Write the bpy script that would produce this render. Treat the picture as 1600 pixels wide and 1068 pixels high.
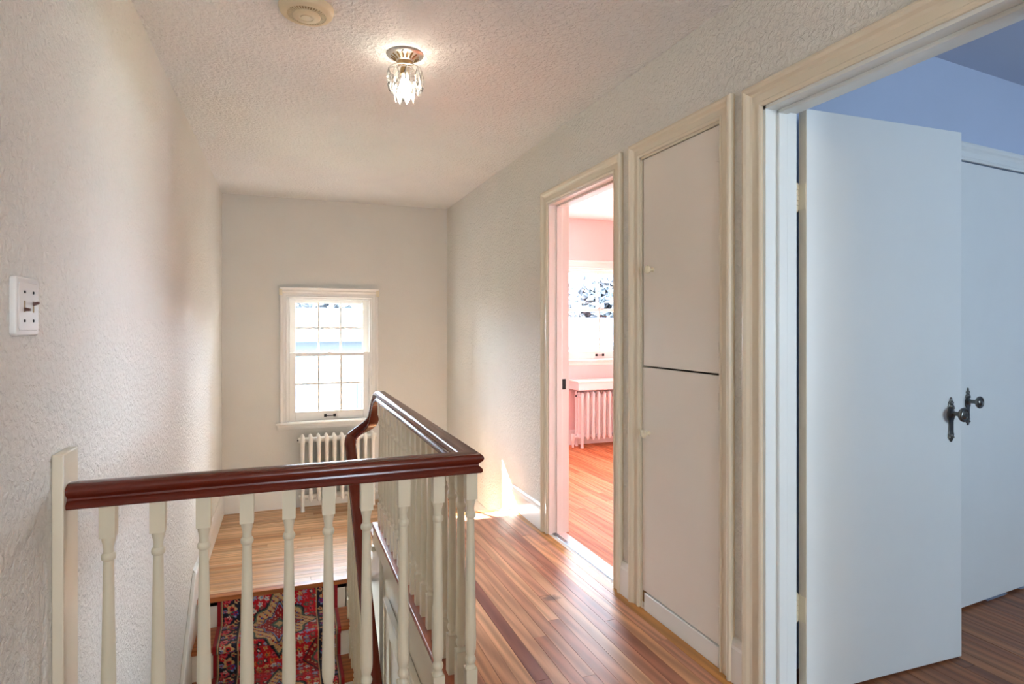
import bpy, bmesh, math, random
import numpy as np
from mathutils import Vector, Matrix

random.seed(7)
for o in list(bpy.data.objects): bpy.data.objects.remove(o)
S = bpy.context.scene
C = S.collection

# ------------------------------------------------------------------ camera
H = 1.28                                    # eye height above the hall floor
F = 938.0                                   # focal length in pixels of a 1600 wide frame
YAW = math.atan(355 / F)
cd = bpy.data.cameras.new('camera'); cam = bpy.data.objects.new('camera', cd); C.objects.link(cam)
cam.location = (0, 0, H); cam.rotation_euler = (math.pi / 2, 0, -YAW)
cd.sensor_width = 36; cd.lens = 36 * F / 1600; cd.shift_y = -24 / 1600; cd.clip_start = .02; cd.clip_end = 300
S.camera = cam

# ------------------------------------------------------------------ sky, sun, exposure
w = bpy.data.worlds.new('world'); S.world = w; w.use_nodes = True
bg = w.node_tree.nodes['Background']; bg.inputs['Color'].default_value = (.75, .87, 1.0, 1); bg.inputs['Strength'].default_value = 17.0
sd = bpy.data.lights.new('sun', 'SUN'); sun = bpy.data.objects.new('sun', sd); C.objects.link(sun)
sd.energy = 42; sd.angle = .009; sd.color = (1, .97, .92)
sun.location = (-6, 14, 9)
sun.rotation_euler = Vector((.473, -1, -.69)).to_track_quat('-Z', 'Y').to_euler()
def portal(loc, rot, sx, sy):
    l = bpy.data.lights.new('window_portal', 'AREA'); l.shape = 'RECTANGLE'; l.size = sx; l.size_y = sy; l.cycles.is_portal = True
    o = bpy.data.objects.new('window_portal', l); C.objects.link(o); o.location = loc; o.rotation_euler = rot
vs = S.view_settings
vs.view_transform = 'Standard'; vs.look = 'None'; vs.gamma = 1; vs.use_curve_mapping = False; vs.exposure = 1.62

# ------------------------------------------------------------------ pixel helpers (directions only, distances from the surfaces)
sn, cn = math.sin(YAW), math.cos(YAW)
def ray(u, v):
    a = (u - 800) / F; b = (510 - v) / F
    return (sn + a * cn, cn - a * sn, b)
def onX(u, v, X):
    r = ray(u, v); t = X / r[0]; return (X, r[1] * t, H + r[2] * t)
def onZ(u, v, Z):
    r = ray(u, v); t = (Z - H) / r[2]; return (r[0] * t, r[1] * t, Z)

# ------------------------------------------------------------------ materials
def lin(c):
    return tuple(((x / 255) / 12.92 if x / 255 <= .04045 else ((x / 255 + .055) / 1.055) ** 2.4) for x in c)
def newmat(name):
    m = bpy.data.materials.new(name); m.use_nodes = True
    nt = m.node_tree; return m, nt, nt.nodes, nt.links, nt.nodes['Principled BSDF']
def paint(name, col, rough=.5, bump=0, scale=200, dist=.002, kind='noise', var=.03, spec=.5):
    m, nt, N, L, b = newmat(name)
    b.inputs['Roughness'].default_value = rough
    b.inputs['Specular IOR Level'].default_value = spec
    tc = N.new('ShaderNodeTexCoord')
    n = N.new('ShaderNodeTexNoise'); n.inputs['Scale'].default_value = 3.0; n.inputs['Detail'].default_value = 4
    L.new(tc.outputs['Object'], n.inputs['Vector'])
    mx = N.new('ShaderNodeMix'); mx.data_type = 'RGBA'
    c = lin(col)
    mx.inputs[6].default_value = (*[x * (1 - var * 2) for x in c], 1); mx.inputs[7].default_value = (*[min(1, x * (1 + var)) for x in c], 1)
    L.new(n.outputs['Fac'], mx.inputs[0]); L.new(mx.outputs[2], b.inputs['Base Color'])
    if bump:
        t = N.new('ShaderNodeTexNoise'); t.inputs['Scale'].default_value = scale; t.inputs['Detail'].default_value = 3; t.inputs['Roughness'].default_value = .55
        t.inputs['Distortion'].default_value = .6
        L.new(tc.outputs['Object'], t.inputs['Vector'])
        r = N.new('ShaderNodeValToRGB'); r.color_ramp.elements[0].position = .38; r.color_ramp.elements[1].position = .68
        L.new(t.outputs['Fac'], r.inputs['Fac'])
        bp = N.new('ShaderNodeBump'); bp.inputs['Strength'].default_value = bump; bp.inputs['Distance'].default_value = dist
        L.new(r.outputs['Color'], bp.inputs['Height']); L.new(bp.outputs['Normal'], b.inputs['Normal'])
    return m
def wood(name, along, col=None, rough=.32, contrast=.35, coat=.0, stains=(), spec=.38):
    """boards: tone from each board's own colour (Object Info), grain stretched along the board"""
    m, nt, N, L, b = newmat(name)
    b.inputs['Roughness'].default_value = rough
    b.inputs['Specular IOR Level'].default_value = spec
    b.inputs['Coat Weight'].default_value = coat; b.inputs['Coat Roughness'].default_value = .12
    tc = N.new('ShaderNodeTexCoord'); oi = N.new('ShaderNodeObjectInfo')
    mp = N.new('ShaderNodeMapping')
    sc = [14, 14, 14]; sc['XYZ'.index(along)] = .9
    mp.inputs['Scale'].default_value = sc
    L.new(tc.outputs['Object'], mp.inputs['Vector'])
    ad = N.new('ShaderNodeVectorMath'); ad.operation = 'ADD'
    mu = N.new('ShaderNodeMath'); mu.operation = 'MULTIPLY'; mu.inputs[1].default_value = 90
    L.new(oi.outputs['Random'], mu.inputs[0]); L.new(mu.outputs[0], ad.inputs[1]); L.new(mp.outputs['Vector'], ad.inputs[0])
    n = N.new('ShaderNodeTexNoise'); n.inputs['Scale'].default_value = 1.6; n.inputs['Detail'].default_value = 7; n.inputs['Roughness'].default_value = .65; n.inputs['Distortion'].default_value = 1.2
    L.new(ad.outputs[0], n.inputs['Vector'])
    wv = N.new('ShaderNodeTexWave'); wv.bands_direction = 'DIAGONAL'; wv.inputs['Scale'].default_value = .9; wv.inputs['Distortion'].default_value = 9; wv.inputs['Detail'].default_value = 3; wv.inputs['Detail Scale'].default_value = .7
    L.new(ad.outputs[0], wv.inputs['Vector'])
    mm = N.new('ShaderNodeMath'); mm.operation = 'MULTIPLY_ADD'; mm.inputs[1].default_value = .55
    L.new(wv.outputs['Fac'], mm.inputs[0]); L.new(n.outputs['Fac'], mm.inputs[2])
    rp = N.new('ShaderNodeMapRange'); rp.inputs['From Min'].default_value = .35; rp.inputs['From Max'].default_value = 1.15
    rp.inputs['To Min'].default_value = 1 - contrast; rp.inputs['To Max'].default_value = 1 + contrast * .55
    L.new(mm.outputs[0], rp.inputs['Value'])
    res = rp.outputs['Result']
    for (sx, sy, rx, ry, dk) in stains:
        vs_ = N.new('ShaderNodeVectorMath'); vs_.operation = 'SUBTRACT'; vs_.inputs[1].default_value = (sx, sy, 0); L.new(tc.outputs['Object'], vs_.inputs[0])
        nz_ = N.new('ShaderNodeTexNoise'); nz_.inputs['Scale'].default_value = 40; L.new(tc.outputs['Object'], nz_.inputs['Vector'])
        sc_ = N.new('ShaderNodeVectorMath'); sc_.operation = 'MULTIPLY'; sc_.inputs[1].default_value = (1 / rx, 1 / ry, 0); L.new(vs_.outputs[0], sc_.inputs[0])
        ln = N.new('ShaderNodeVectorMath'); ln.operation = 'LENGTH'; L.new(sc_.outputs[0], ln.inputs[0])
        a_ = N.new('ShaderNodeMath'); a_.operation = 'ADD'; L.new(ln.outputs['Value'], a_.inputs[0]); L.new(nz_.outputs['Fac'], a_.inputs[1])
        r_ = N.new('ShaderNodeMapRange'); r_.inputs['From Min'].default_value = 1.0; r_.inputs['From Max'].default_value = 1.6; r_.inputs['To Min'].default_value = dk; r_.inputs['To Max'].default_value = 1; L.new(a_.outputs[0], r_.inputs['Value'])
        k_ = N.new('ShaderNodeMath'); k_.operation = 'MULTIPLY'; L.new(res, k_.inputs[0]); L.new(r_.outputs[0], k_.inputs[1]); res = k_.outputs[0]
    vm = N.new('ShaderNodeVectorMath'); vm.operation = 'MULTIPLY'
    if col is None: L.new(oi.outputs['Color'], vm.inputs[0])
    else: vm.inputs[0].default_value = lin(col)
    L.new(res, vm.inputs[1]); L.new(vm.outputs[0], b.inputs['Base Color'])
    bp = N.new('ShaderNodeBump'); bp.inputs['Strength'].default_value = .12; bp.inputs['Distance'].default_value = .001
    L.new(n.outputs['Fac'], bp.inputs['Height']); L.new(bp.outputs['Normal'], b.inputs['Normal'])
    return m
def metal(name, col, rough=.3, met=1):
    m, nt, N, L, b = newmat(name)
    b.inputs['Metallic'].default_value = met; b.inputs['Roughness'].default_value = rough
    tc = N.new('ShaderNodeTexCoord'); n = N.new('ShaderNodeTexNoise'); n.inputs['Scale'].default_value = 90; n.inputs['Detail'].default_value = 4
    L.new(tc.outputs['Object'], n.inputs['Vector'])
    mx = N.new('ShaderNodeMix'); mx.data_type = 'RGBA'; c = lin(col)
    mx.inputs[6].default_value = (*[x * .6 for x in c], 1); mx.inputs[7].default_value = (*c, 1)
    L.new(n.outputs['Fac'], mx.inputs[0]); L.new(mx.outputs[2], b.inputs['Base Color'])
    return m
def glass(name, tint=(1, 1, 1), gloss=1.0, ior=1.5, diffuse=0):
    m = bpy.data.materials.new(name); m.use_nodes = True
    N = m.node_tree.nodes; L = m.node_tree.links; N.clear()
    o = N.new('ShaderNodeOutputMaterial'); t = N.new('ShaderNodeBsdfTransparent'); g = N.new('ShaderNodeBsdfGlossy')
    t.inputs['Color'].default_value = (*tint, 1); g.inputs['Roughness'].default_value = .02
    f = N.new('ShaderNodeFresnel'); f.inputs['IOR'].default_value = ior
    mx = N.new('ShaderNodeMixShader')
    tc = N.new('ShaderNodeTexCoord'); n = N.new('ShaderNodeTexNoise'); n.inputs['Scale'].default_value = 6; bp = N.new('ShaderNodeBump'); bp.inputs['Strength'].default_value = .04
    L.new(tc.outputs['Object'], n.inputs['Vector']); L.new(n.outputs['Fac'], bp.inputs['Height']); L.new(bp.outputs['Normal'], g.inputs['Normal'])
    if gloss != 1:
        mu = N.new('ShaderNodeMath'); mu.operation = 'MULTIPLY'; mu.inputs[1].default_value = gloss; mu.use_clamp = True
        L.new(f.outputs[0], mu.inputs[0]); L.new(mu.outputs[0], mx.inputs[0])
    else: L.new(f.outputs[0], mx.inputs[0])
    L.new(g.outputs[0], mx.inputs[2])
    if diffuse:
        td = N.new('ShaderNodeBsdfTranslucent'); td.inputs['Color'].default_value = (.95, .95, .93, 1); m2 = N.new('ShaderNodeMixShader'); m2.inputs[0].default_value = diffuse
        L.new(t.outputs[0], m2.inputs[1]); L.new(td.outputs[0], m2.inputs[2]); L.new(m2.outputs[0], mx.inputs[1])
    else: L.new(t.outputs[0], mx.inputs[1])
    L.new(mx.outputs[0], o.inputs['Surface'])
    return m
def emit(name, col, st):
    m = bpy.data.materials.new(name); m.use_nodes = True
    N = m.node_tree.nodes; L = m.node_tree.links; N.clear()
    o = N.new('ShaderNodeOutputMaterial'); e = N.new('ShaderNodeEmission'); e.inputs['Color'].default_value = (*col, 1); e.inputs['Strength'].default_value = st
    L.new(e.outputs[0], o.inputs['Surface']); return m

M = {
 'hall':   paint('hall_stucco', (229, 226, 217), .55, .8, 50, .005),
 'hall_s': paint('hall_plaster', (221, 218, 209), .6, .18, 60, .002),
 'ceil':   paint('ceiling_stucco', (240, 239, 236), .65, 1, 48, .005),
 'ceil_w': paint('ceiling_white', (238, 234, 232), .7),
 'ceil_b': paint('ceiling_blue_grey', (186, 196, 214), .7),
 'pink':   paint('pink_paint', (246, 206, 200), .6),
 'blue':   paint('blue_paint', (184, 198, 219), .55),
 'cream':  paint('cream_gloss_trim', (230, 219, 196), .28, .05, 30, .002),
 'white':  paint('white_gloss_trim', (236, 233, 226), .3, .04, 30, .002),
 'door':   paint('white_door_paint', (228, 232, 228), .36, .12, 12, .002),
 'cup':    paint('cupboard_paint', (232, 224, 212), .3, .05, 25, .002),
 'balu':   paint('baluster_paint', (220, 211, 186), .32),
 'rad':    paint('radiator_paint', (238, 234, 226), .35),
 'radp':   paint('pink_radiator_paint', (247, 230, 226), .35),
 'floor_y': wood('floorboards_along_hall', 'Y', rough=.42),
 'floor_h': wood('hall_floorboards', 'Y', rough=.42, spec=.26, stains=[(*onZ(862, 934, 0)[:2], .045, .035, .35), (*onZ(858, 848, 0)[:2], .07, .04, .75), (*onZ(890, 856, 0)[:2], .06, .03, .8)]),
 'floor_p': wood('bedroom_floorboards', 'Y', rough=.6, spec=.12),
 'floor_x': wood('floorboards_across_landing', 'X', rough=.42, contrast=.25),
 'tread':  wood('stair_tread_wood', 'X', (176, 104, 58), .3),
 'nosing': wood('nosing_wood', 'Y', (150, 82, 52), .3),
 'rail':   paint('mahogany_rail', (102, 33, 17), .22, .03, 40, .001, var=.18),
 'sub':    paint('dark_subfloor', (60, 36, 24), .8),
 'brass':  metal('aged_brass', (176, 146, 104), .3),
 'chrome': metal('polished_nickel', (236, 232, 226), .28),
 'pewter': metal('antique_pewter', (138, 138, 132), .3),
 'dark':   metal('dark_iron', (58, 56, 56), .45),
 'alu':    metal('threshold_metal', (165, 165, 168), .5),
 'pane':   glass('window_glass', (.96, .98, 1)),
 'crystal': glass('crystal', (.98, .98, .97), 1.5, 1.55, .05),
 'bulb':   emit('lit_bulb', (1, .88, .72), 20),
 'globe':  emit('lit_globe', (1, .83, .63), 24),
 'plate':  paint('switch_plate', (232, 230, 226), .25),
 'toggle': paint('brown_toggle', (88, 50, 36), .35),
 'smoke':  paint('smoke_plastic', (222, 206, 172), .4),
 'vent':   paint('vent_brown', (168, 142, 100), .5),
 'grass':  paint('pale_lawn', (150, 158, 128), .9, var=.1),
 'leaf':   paint('leaf_green', (84, 89, 94), .8, var=.15),
 'frameo': paint('outside_window_frame', (96, 98, 102), .6),
 'bark':   paint('bark', (110, 96, 84), .9),
 'siding': paint('grey_brick', (50, 54, 62), .9),
 'roofing': paint('grey_shingle', (44, 48, 55), .95),
 'stopper': paint('ivory_knob', (236, 226, 198), .25),
 'caulk':  paint('scuffed_wood', (150, 112, 66), .6),
}

# ------------------------------------------------------------------ mesh helpers
class MB:
    def __init__(s): s.v = []; s.f = []
    def add(s, vs, fs):
        o = len(s.v); s.v += [tuple(p) for p in vs]; s.f += [tuple(i + o for i in f) for f in fs]; return s
    def box(s, x0, x1, y0, y1, z0, z1):
        v = [(x, y, z) for x in (x0, x1) for y in (y0, y1) for z in (z0, z1)]
        return s.add(v, [(0, 1, 3, 2), (4, 6, 7, 5), (0, 4, 5, 1), (2, 3, 7, 6), (0, 2, 6, 4), (1, 5, 7, 3)])
    def prism(s, poly, axis, a, b):
        """poly of 2D points extruded along an axis: X -> (y,z), Y -> (x,z), Z -> (x,y)"""
        def P(p, t): return {'X': (t, p[0], p[1]), 'Y': (p[0], t, p[1]), 'Z': (p[0], p[1], t)}[axis]
        n = len(poly)
        return s.add([P(p, a) for p in poly] + [P(p, b) for p in poly],
                     [tuple(range(n))[::-1], tuple(range(n, 2 * n))] + [(i, (i + 1) % n, n + (i + 1) % n, n + i) for i in range(n)])
    def lathe(s, prof, cx=0, cy=0, cz=0, seg=16, axis='Z', caps=True):
        n = len(prof); vs = []
        for k in range(seg):
            a = 2 * math.pi * k / seg
            for r, t in prof:
                p = (r * math.cos(a), r * math.sin(a), t)
                if axis == 'X': p = (p[2], p[0], p[1])
                elif axis == 'Y': p = (p[1], p[2], p[0])
                vs.append((p[0] + cx, p[1] + cy, p[2] + cz))
        fs = [(k * n + i, ((k + 1) % seg) * n + i, ((k + 1) % seg) * n + i + 1, k * n + i + 1) for k in range(seg) for i in range(n - 1)]
        if caps:
            fs.append(tuple(k * n for k in range(seg))[::-1]); fs.append(tuple(k * n + n - 1 for k in range(seg)))
        return s.add(vs, fs)
    def sphere(s, c, rx, ry=None, rz=None, seg=14, rings=8):
        ry = ry or rx; rz = rz or rx
        prof = [(math.sin(math.pi * i / rings), -math.cos(math.pi * i / rings)) for i in range(rings + 1)]
        prof = [(max(r, 1e-4), t) for r, t in prof]
        m = MB().lathe(prof, seg=seg)
        return s.add([(p[0] * rx + c[0], p[1] * ry + c[1], p[2] * rz + c[2]) for p in m.v], m.f)
    def sweep(s, path, prof, up=(0, 0, 1), follow=False, closed=False):
        """prof points (side, up); mitred at the corners of the path; closed profile"""
        P = [Vector(p) for p in path]; n = len(P); k = len(prof); vs = []; up0 = Vector(up)
        for i in range(n):
            t0 = (P[i] - P[i - 1]).normalized() if i > 0 or closed else None
            t1 = (P[(i + 1) % n] - P[i]).normalized() if i < n - 1 or closed else None
            if t0 is None: t0 = t1
            if t1 is None: t1 = t0
            T = (t0 + t1).normalized()
            U = up0
            if follow: U = (up0 - T * up0.dot(T)).normalized()
            L = T.cross(U).normalized()
            sc = 1 / max(.3, math.sqrt(max(0, (1 + t0.dot(t1)) / 2)))
            for a, b in prof: vs.append(P[i] + L * a * sc + U * b)
        fs = []
        for i in range(n if closed else n - 1):
            j = (i + 1) % n
            for q in range(k): fs.append((i * k + q, i * k + (q + 1) % k, j * k + (q + 1) % k, j * k + q))
        if not closed: fs += [tuple(range(k))[::-1], tuple((n - 1) * k + q for q in range(k))]
        return s.add(vs, fs)
    def tube(s, path, r, seg=10):
        return s.sweep(path, [(r * math.cos(2 * math.pi * q / seg), r * math.sin(2 * math.pi * q / seg)) for q in range(seg)], follow=True)
    def xf(s, fn): s.v = [tuple(fn(Vector(p))) for p in s.v]; return s
WL = {}                                      # base point of every parent (world, before any turn)
def link(o, parent):
    C.objects.link(o)
    if parent is not None: o.parent = parent
    return o
def obj(name, mb, mat, parent=None, smooth=False, bevel=0, loc=None, seg=2):
    me = bpy.data.meshes.new(name); base = WL.get(parent.name, Vector()) if parent else Vector()
    me.from_pydata([tuple(Vector(p) - base) for p in mb.v], [], mb.f)
    bm = bmesh.new(); bm.from_mesh(me); bmesh.ops.recalc_face_normals(bm, faces=bm.faces); bm.to_mesh(me); bm.free()
    me.materials.append(M[mat] if isinstance(mat, str) else mat)
    o = bpy.data.objects.new(name, me); link(o, parent); WL[o.name] = base
    if bevel:
        b = o.modifiers.new('bevel', 'BEVEL'); b.width = bevel; b.segments = seg; b.limit_method = 'ANGLE'; b.angle_limit = .7
    if smooth or bevel:
        me.shade_smooth()
        me.set_sharp_from_angle(angle=math.radians(38 if smooth else 50))
    return o
def thing(name, label, cat, loc=(0, 0, 0), group=None, kind=None):
    o = bpy.data.objects.new(name, None); C.objects.link(o); o.location = loc; o.empty_display_size = .1; WL[o.name] = Vector(loc)
    if kind: o['kind'] = kind
    tag(o, label, cat, group); return o
def tag(o, label, cat=None, group=None):
    o['label'] = label
    if cat: o['category'] = cat
    if group: o['group'] = group
    return o
def struct(name, mb, mat, label, cat, parent=None, bevel=0):
    o = obj(name, mb, mat, parent, bevel=bevel)
    if parent is None: o['kind'] = 'structure'; tag(o, label, cat)
    return o
def copy(src, parent, loc):
    o = src.copy(); link(o, parent); o.location = loc; return o
def wall_mb(axis, p0, p1, a0, a1, z0, z1, holes=()):
    """slab from p0 to p1 along its normal axis, with rectangular openings"""
    A = sorted({a0, a1, *[q for h in holes for q in h[:2] if a0 < q < a1]}); Z = sorted({z0, z1, *[q for h in holes for q in h[2:] if z0 < q < z1]})
    solid = {}
    for i in range(len(A) - 1):
        for j in range(len(Z) - 1):
            ca, cz = (A[i] + A[i + 1]) / 2, (Z[j] + Z[j + 1]) / 2
            solid[i, j] = not any(h[0] < ca < h[1] and h[2] < cz < h[3] for h in holes)
    m = MB()
    def P(a, z, p): return (p, a, z) if axis == 'X' else (a, p, z)
    for (i, j), ok in solid.items():
        if not ok: continue
        b0, b1, y0, y1 = A[i], A[i + 1], Z[j], Z[j + 1]
        for p in (p0, p1): m.add([P(b0, y0, p), P(b1, y0, p), P(b1, y1, p), P(b0, y1, p)], [(0, 1, 2, 3)])
        for (di, dj), (q0, q1) in {(-1, 0): ((b0, y0), (b0, y1)), (1, 0): ((b1, y0), (b1, y1)), (0, -1): ((b0, y0), (b1, y0)), (0, 1): ((b0, y1), (b1, y1))}.items():
            if not solid.get((i + di, j + dj), False):
                m.add([P(*q0, p0), P(*q1, p0), P(*q1, p1), P(*q0, p1)], [(0, 1, 2, 3)])
    bm = bmesh.new(); vv = [bm.verts.new(p) for p in m.v]
    for f in m.f: bm.faces.new([vv[i] for i in f])
    bmesh.ops.remove_doubles(bm, verts=bm.verts, dist=1e-5); bm.verts.index_update()
    out = MB(); out.v = [tuple(v.co) for v in bm.verts]; out.f = [tuple(v.index for v in f.verts) for f in bm.faces]; bm.free()
    return out

# ------------------------------------------------------------------ key dimensions (metres, hall floor at z = 0)
XL, XR, XR2 = -.519, 1.523, 1.655            # left wall, right wall (hall face, bedroom face)
YF, YB = 5.87, -2.4                          # far wall, wall behind the camera
ZC = 2.458                                   # ceiling
ZL = -.379                                   # landing
YE = 3.986                                   # far edge of the hall floor
YN = 4.085                                   # front edge of the landing over the stairs
XW = .495                                    # well side of the balustrade kerb
RISE, GO = .19, .235
ZG = ZL - 12 * RISE                          # floor below
D1 = (2.589, 3.388, 0, 2.039)                # pink bedroom doorway
CU = (1.818, 2.361, .03, 2.05)               # cupboard opening
D2 = (.800, 1.607, 0, 2.028)                 # blue bedroom doorway

# ------------------------------------------------------------------ walls and ceilings
struct('wall_left', wall_mb('X', XL - .15, XL, YB - .15, YF + .2, ZG, ZC), 'hall', 'cream stucco wall beside the stairwell carrying the light switch', 'wall')
WIN = (.022, .776, .40, 1.55)
struct('wall_back', wall_mb('Y', YF, YF + .2, XL, 1.59, ZG, ZC, [WIN]), 'hall_s', 'greige plaster end wall with the small sash window over the landing', 'wall')
struct('wall_right', wall_mb('X', XR, XR + .06, YB, YF, ZL - .3, ZC, [D1, CU, D2]), 'hall', 'cream stucco hall wall with two doorways and a cupboard', 'wall')
REAR_FILL = (.2, .9, .9, 1.7)  # opening of the unseen window added as fill behind the camera
struct('wall_rear', wall_mb('Y', YB - .15, YB, XL, XR + .06, -.3, ZC, [REAR_FILL]), 'hall', 'cream stucco wall with an added fill window closing the near end of the hall', 'wall')
struct('ceiling', MB().box(XL, XR + .02, YB, YF, ZC, ZC + .12), 'ceil', 'off-white stippled plaster ceiling over the hall and stairwell', 'ceiling')
# pink bedroom
PW_FILL = (3.25, 4.75, .9, 1.95)  # opening of the unseen side window added to brighten this room
PW = (2.66, 3.90, .92, 1.92)
struct('wall_pink_bedroom_window_side', wall_mb('Y', YF, YF + .2, 1.59, 4.75, -.3, ZC, [PW]), 'pink', 'pink bedroom wall around the wide sash window and radiator', 'wall')
struct('wall_pink_bedroom_door_side', wall_mb('X', XR + .06, XR2, 2.45, YF, -.3, ZC, [D1]), 'pink', 'pink bedroom face of the hall partition with the doorway', 'wall')
struct('wall_pink_bedroom_right', wall_mb('X', 4.6, 4.75, 2.35, YF, -.3, ZC, [PW_FILL]), 'pink', 'pink bedroom side wall opposite the doorway', 'wall')
struct('wall_pink_bedroom_near', wall_mb('Y', 2.38, 2.45, 2.1, 4.6, -.3, ZC), 'pink', 'pink bedroom wall on the cupboard side', 'wall')
struct('ceiling_pink_bedroom', MB().box(XR + .04, 4.75, 2.35, YF + .2, ZC, ZC + .12), 'ceil_w', 'white ceiling of the pink bedroom', 'ceiling')
# blue bedroom
BW = (2.8, 3.58, .95, 1.75)
struct('wall_blue_bedroom_door_side', wall_mb('X', XR + .06, XR2, YB, 1.762, -.3, ZC, [D2]), 'blue', 'blue bedroom face of the hall partition around the doorway', 'wall')
struct('wall_blue_bedroom_right', wall_mb('X', 4.9, 5.05, -1.75, 2.3, -.3, ZC), 'blue', 'blue bedroom side wall opposite the doorway', 'wall')
struct('wall_blue_bedroom_near', wall_mb('Y', -1.75, -1.6, XR2, 4.9, -.3, ZC, [BW]), 'blue', 'blue bedroom wall with the daylight window furthest from the closet', 'wall')
struct('ceiling_blue_bedroom', MB().box(XR + .04, 5.05, YB - .15, 2.35, ZC, ZC + .12), 'ceil_b', 'blue-grey ceiling of the blue bedroom', 'ceiling')
ANG = math.radians(5.0); PIV = Vector((2.84, 1.815, 0))
def rotp(p):
    d = p - PIV; return PIV + Vector((d.x * math.cos(ANG) - d.y * math.sin(ANG), d.x * math.sin(ANG) + d.y * math.cos(ANG), d.z))
CD = (2.80, 3.58, 0, 2.03)                   # closet door opening, before the turn of the wall
struct('wall_blue_bedroom_closet', wall_mb('Y', 1.815, 1.865, 1.585, 5.0, -.3, ZC, [CD]).xf(rotp), 'blue', 'blue painted wall holding the white closet door', 'wall')
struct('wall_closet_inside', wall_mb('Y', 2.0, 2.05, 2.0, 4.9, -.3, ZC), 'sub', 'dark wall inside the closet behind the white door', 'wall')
struct('wall_cupboard_inside', MB().box(2.05, 2.1, 1.81, 2.45, -.3, ZC).box(XR + .06, 2.05, 1.77, 1.79, -.3, ZC).box(XR + .06, 2.05, 2.41, 2.45, -.3, ZC).box(XR + .012, 2.05, 1.79, 2.41, -.3, .02), 'cup', 'inner shell of the hall cupboard', 'wall')
# stairwell below the hall floor
struct('wall_stairwell', wall_mb('X', .548, .64, -.5, 3.62, ZG, -.02), 'cream', 'cream wall below the hall floor beside the stairs', 'wall')
struct('wall_stairwell_front', MB().box(XL, .62, -.6, -.5, ZG, -.02), 'hall_s', 'cream wall closing the floor below the stairs', 'wall')
struct('floor_below', MB().box(XL, .62, -.5, YF, ZG - .1, ZG), 'tread', 'wooden floor of the storey below at the stair foot', 'floor')
struct('wall_below_landing', MB().box(XL, XR, YN + .08, YN + .14, ZG, ZL - .06), 'hall_s', 'plaster wall under the landing edge behind the stairs', 'wall')

# ------------------------------------------------------------------ floors of single boards
PAL_H = [(194, 140, 110), (186, 130, 100), (204, 152, 118), (190, 134, 106), (180, 122, 94), (200, 146, 108), (208, 158, 122), (170, 114, 90)]
PAL_L = [(214, 168, 122), (206, 156, 108), (220, 178, 134), (210, 162, 118), (198, 144, 98), (222, 182, 140)]
PAL_P = [(206, 120, 78), (214, 132, 90), (198, 112, 72), (218, 140, 98)]
PAL_B = [(166, 104, 64), (150, 92, 58), (176, 116, 74), (140, 88, 60), (158, 100, 66)]
def boards(parent, along, c0, c1, span, z, pal, mat, width=.057, lmin=.9, lmax=2.3, tones=None):
    n = max(1, round((c1 - c0) / width)); wd = (c1 - c0) / n; g = .0007
    for i in range(n):
        a0, a1 = span(c0 + (i + .5) * wd)
        p = a0; first = True
        while p < a1 - 1e-4:
            q = p + random.uniform(lmin, lmax) * (random.uniform(.3, 1) if first else 1)
            first = False
            if a1 - q < .35: q = a1
            b = MB(); dz = random.uniform(-.0004, .0004)
            if along == 'Y': b.box(c0 + i * wd + g, c0 + (i + 1) * wd - g, p + g, q - g, z - .018, z + dz)
            else: b.box(p + g, q - g, c0 + i * wd + g, c0 + (i + 1) * wd - g, z - .018, z + dz)
            o = obj('floorboard', b, mat, parent)
            t = (tones or {}).get(i) or random.choice(pal); k = random.uniform(.9, 1.1)
            o.color = (*[x * k for x in lin(t)], 1)
            p = q
fl = struct('floor', MB().box(XL, .60, YB, 1.72, -.25, -.019).box(.60, XR + .01, YB, YE - .03, -.25, -.019), 'sub', 'narrow reddish oak floorboards running along the upstairs hall', 'floor')
nb = round((XR + .003 - XL) / .057)
boards(fl, 'Y', XL, XR + .003, lambda x: (YB, 1.72 if x < .525 else YE - .055), 0, PAL_H, 'floor_h',
       tones={nb - 1: (186, 130, 70), nb - 4: (160, 104, 80), 24: (150, 96, 82)})
nz = obj('floor_nosing', MB().sweep([(.565, YE - .025, -.012), (XR, YE - .025, -.012)], [(-.028, -.012), (.02, -.012), (.03, -.006), (.03, .006), (.02, .012), (-.028, .012)]), 'tread', fl, bevel=.003)
la = struct('floor_landing', MB().box(XL, XR, YN + .02, YF, ZL - .06, ZL - .019), 'sub', 'tan floorboards laid across the stair landing under the window', 'floor')
boards(la, 'X', YN + .055, YF, lambda y: (XL, XR), ZL, PAL_L, 'floor_x')
obj('landing_nosing', MB().sweep([(XL, YN + .026, ZL - .015), (.575, YN + .026, ZL - .015)], [(-.030, -.015), (.034, -.015), (.040, -.006), (.040, .006), (.034, .015), (-.030, .015)][::-1]).xf(lambda p: Vector((p.x, 2 * (YN + .026) - p.y, p.z))), 'tread', la, bevel=.003)
pf = struct('floor_pink_bedroom', MB().box(XR + .01, 4.6, 2.45, YF, -.25, -.019), 'sub', 'orange-red floorboards in the pink bedroom', 'floor')
boards(pf, 'Y', XR + .055, 4.6, lambda x: ((D1[0] if x < XR2 else 2.45), (D1[1] if x < XR2 else YF)), 0, PAL_P, 'floor_p')
bf = struct('floor_blue_bedroom', MB().box(XR + .01, 4.9, -1.6, 2.0, -.25, -.019), 'sub', 'brown floorboards in the blue bedroom', 'floor')
boards(bf, 'Y', XR + .004, 4.9, lambda x: ((D2[0] if x < XR2 else -1.6), (D2[1] if x < XR2 else 1.99)), 0, PAL_B, 'floor_y')
th = struct('trim_threshold', MB().prism([(XR + .020, 0), (XR + .052, 0), (XR + .048, .006), (XR + .024, .006)], 'Y', D1[0], D1[1]), 'alu', 'pale metal threshold strip across the pink bedroom doorway', 'trim')

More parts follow.
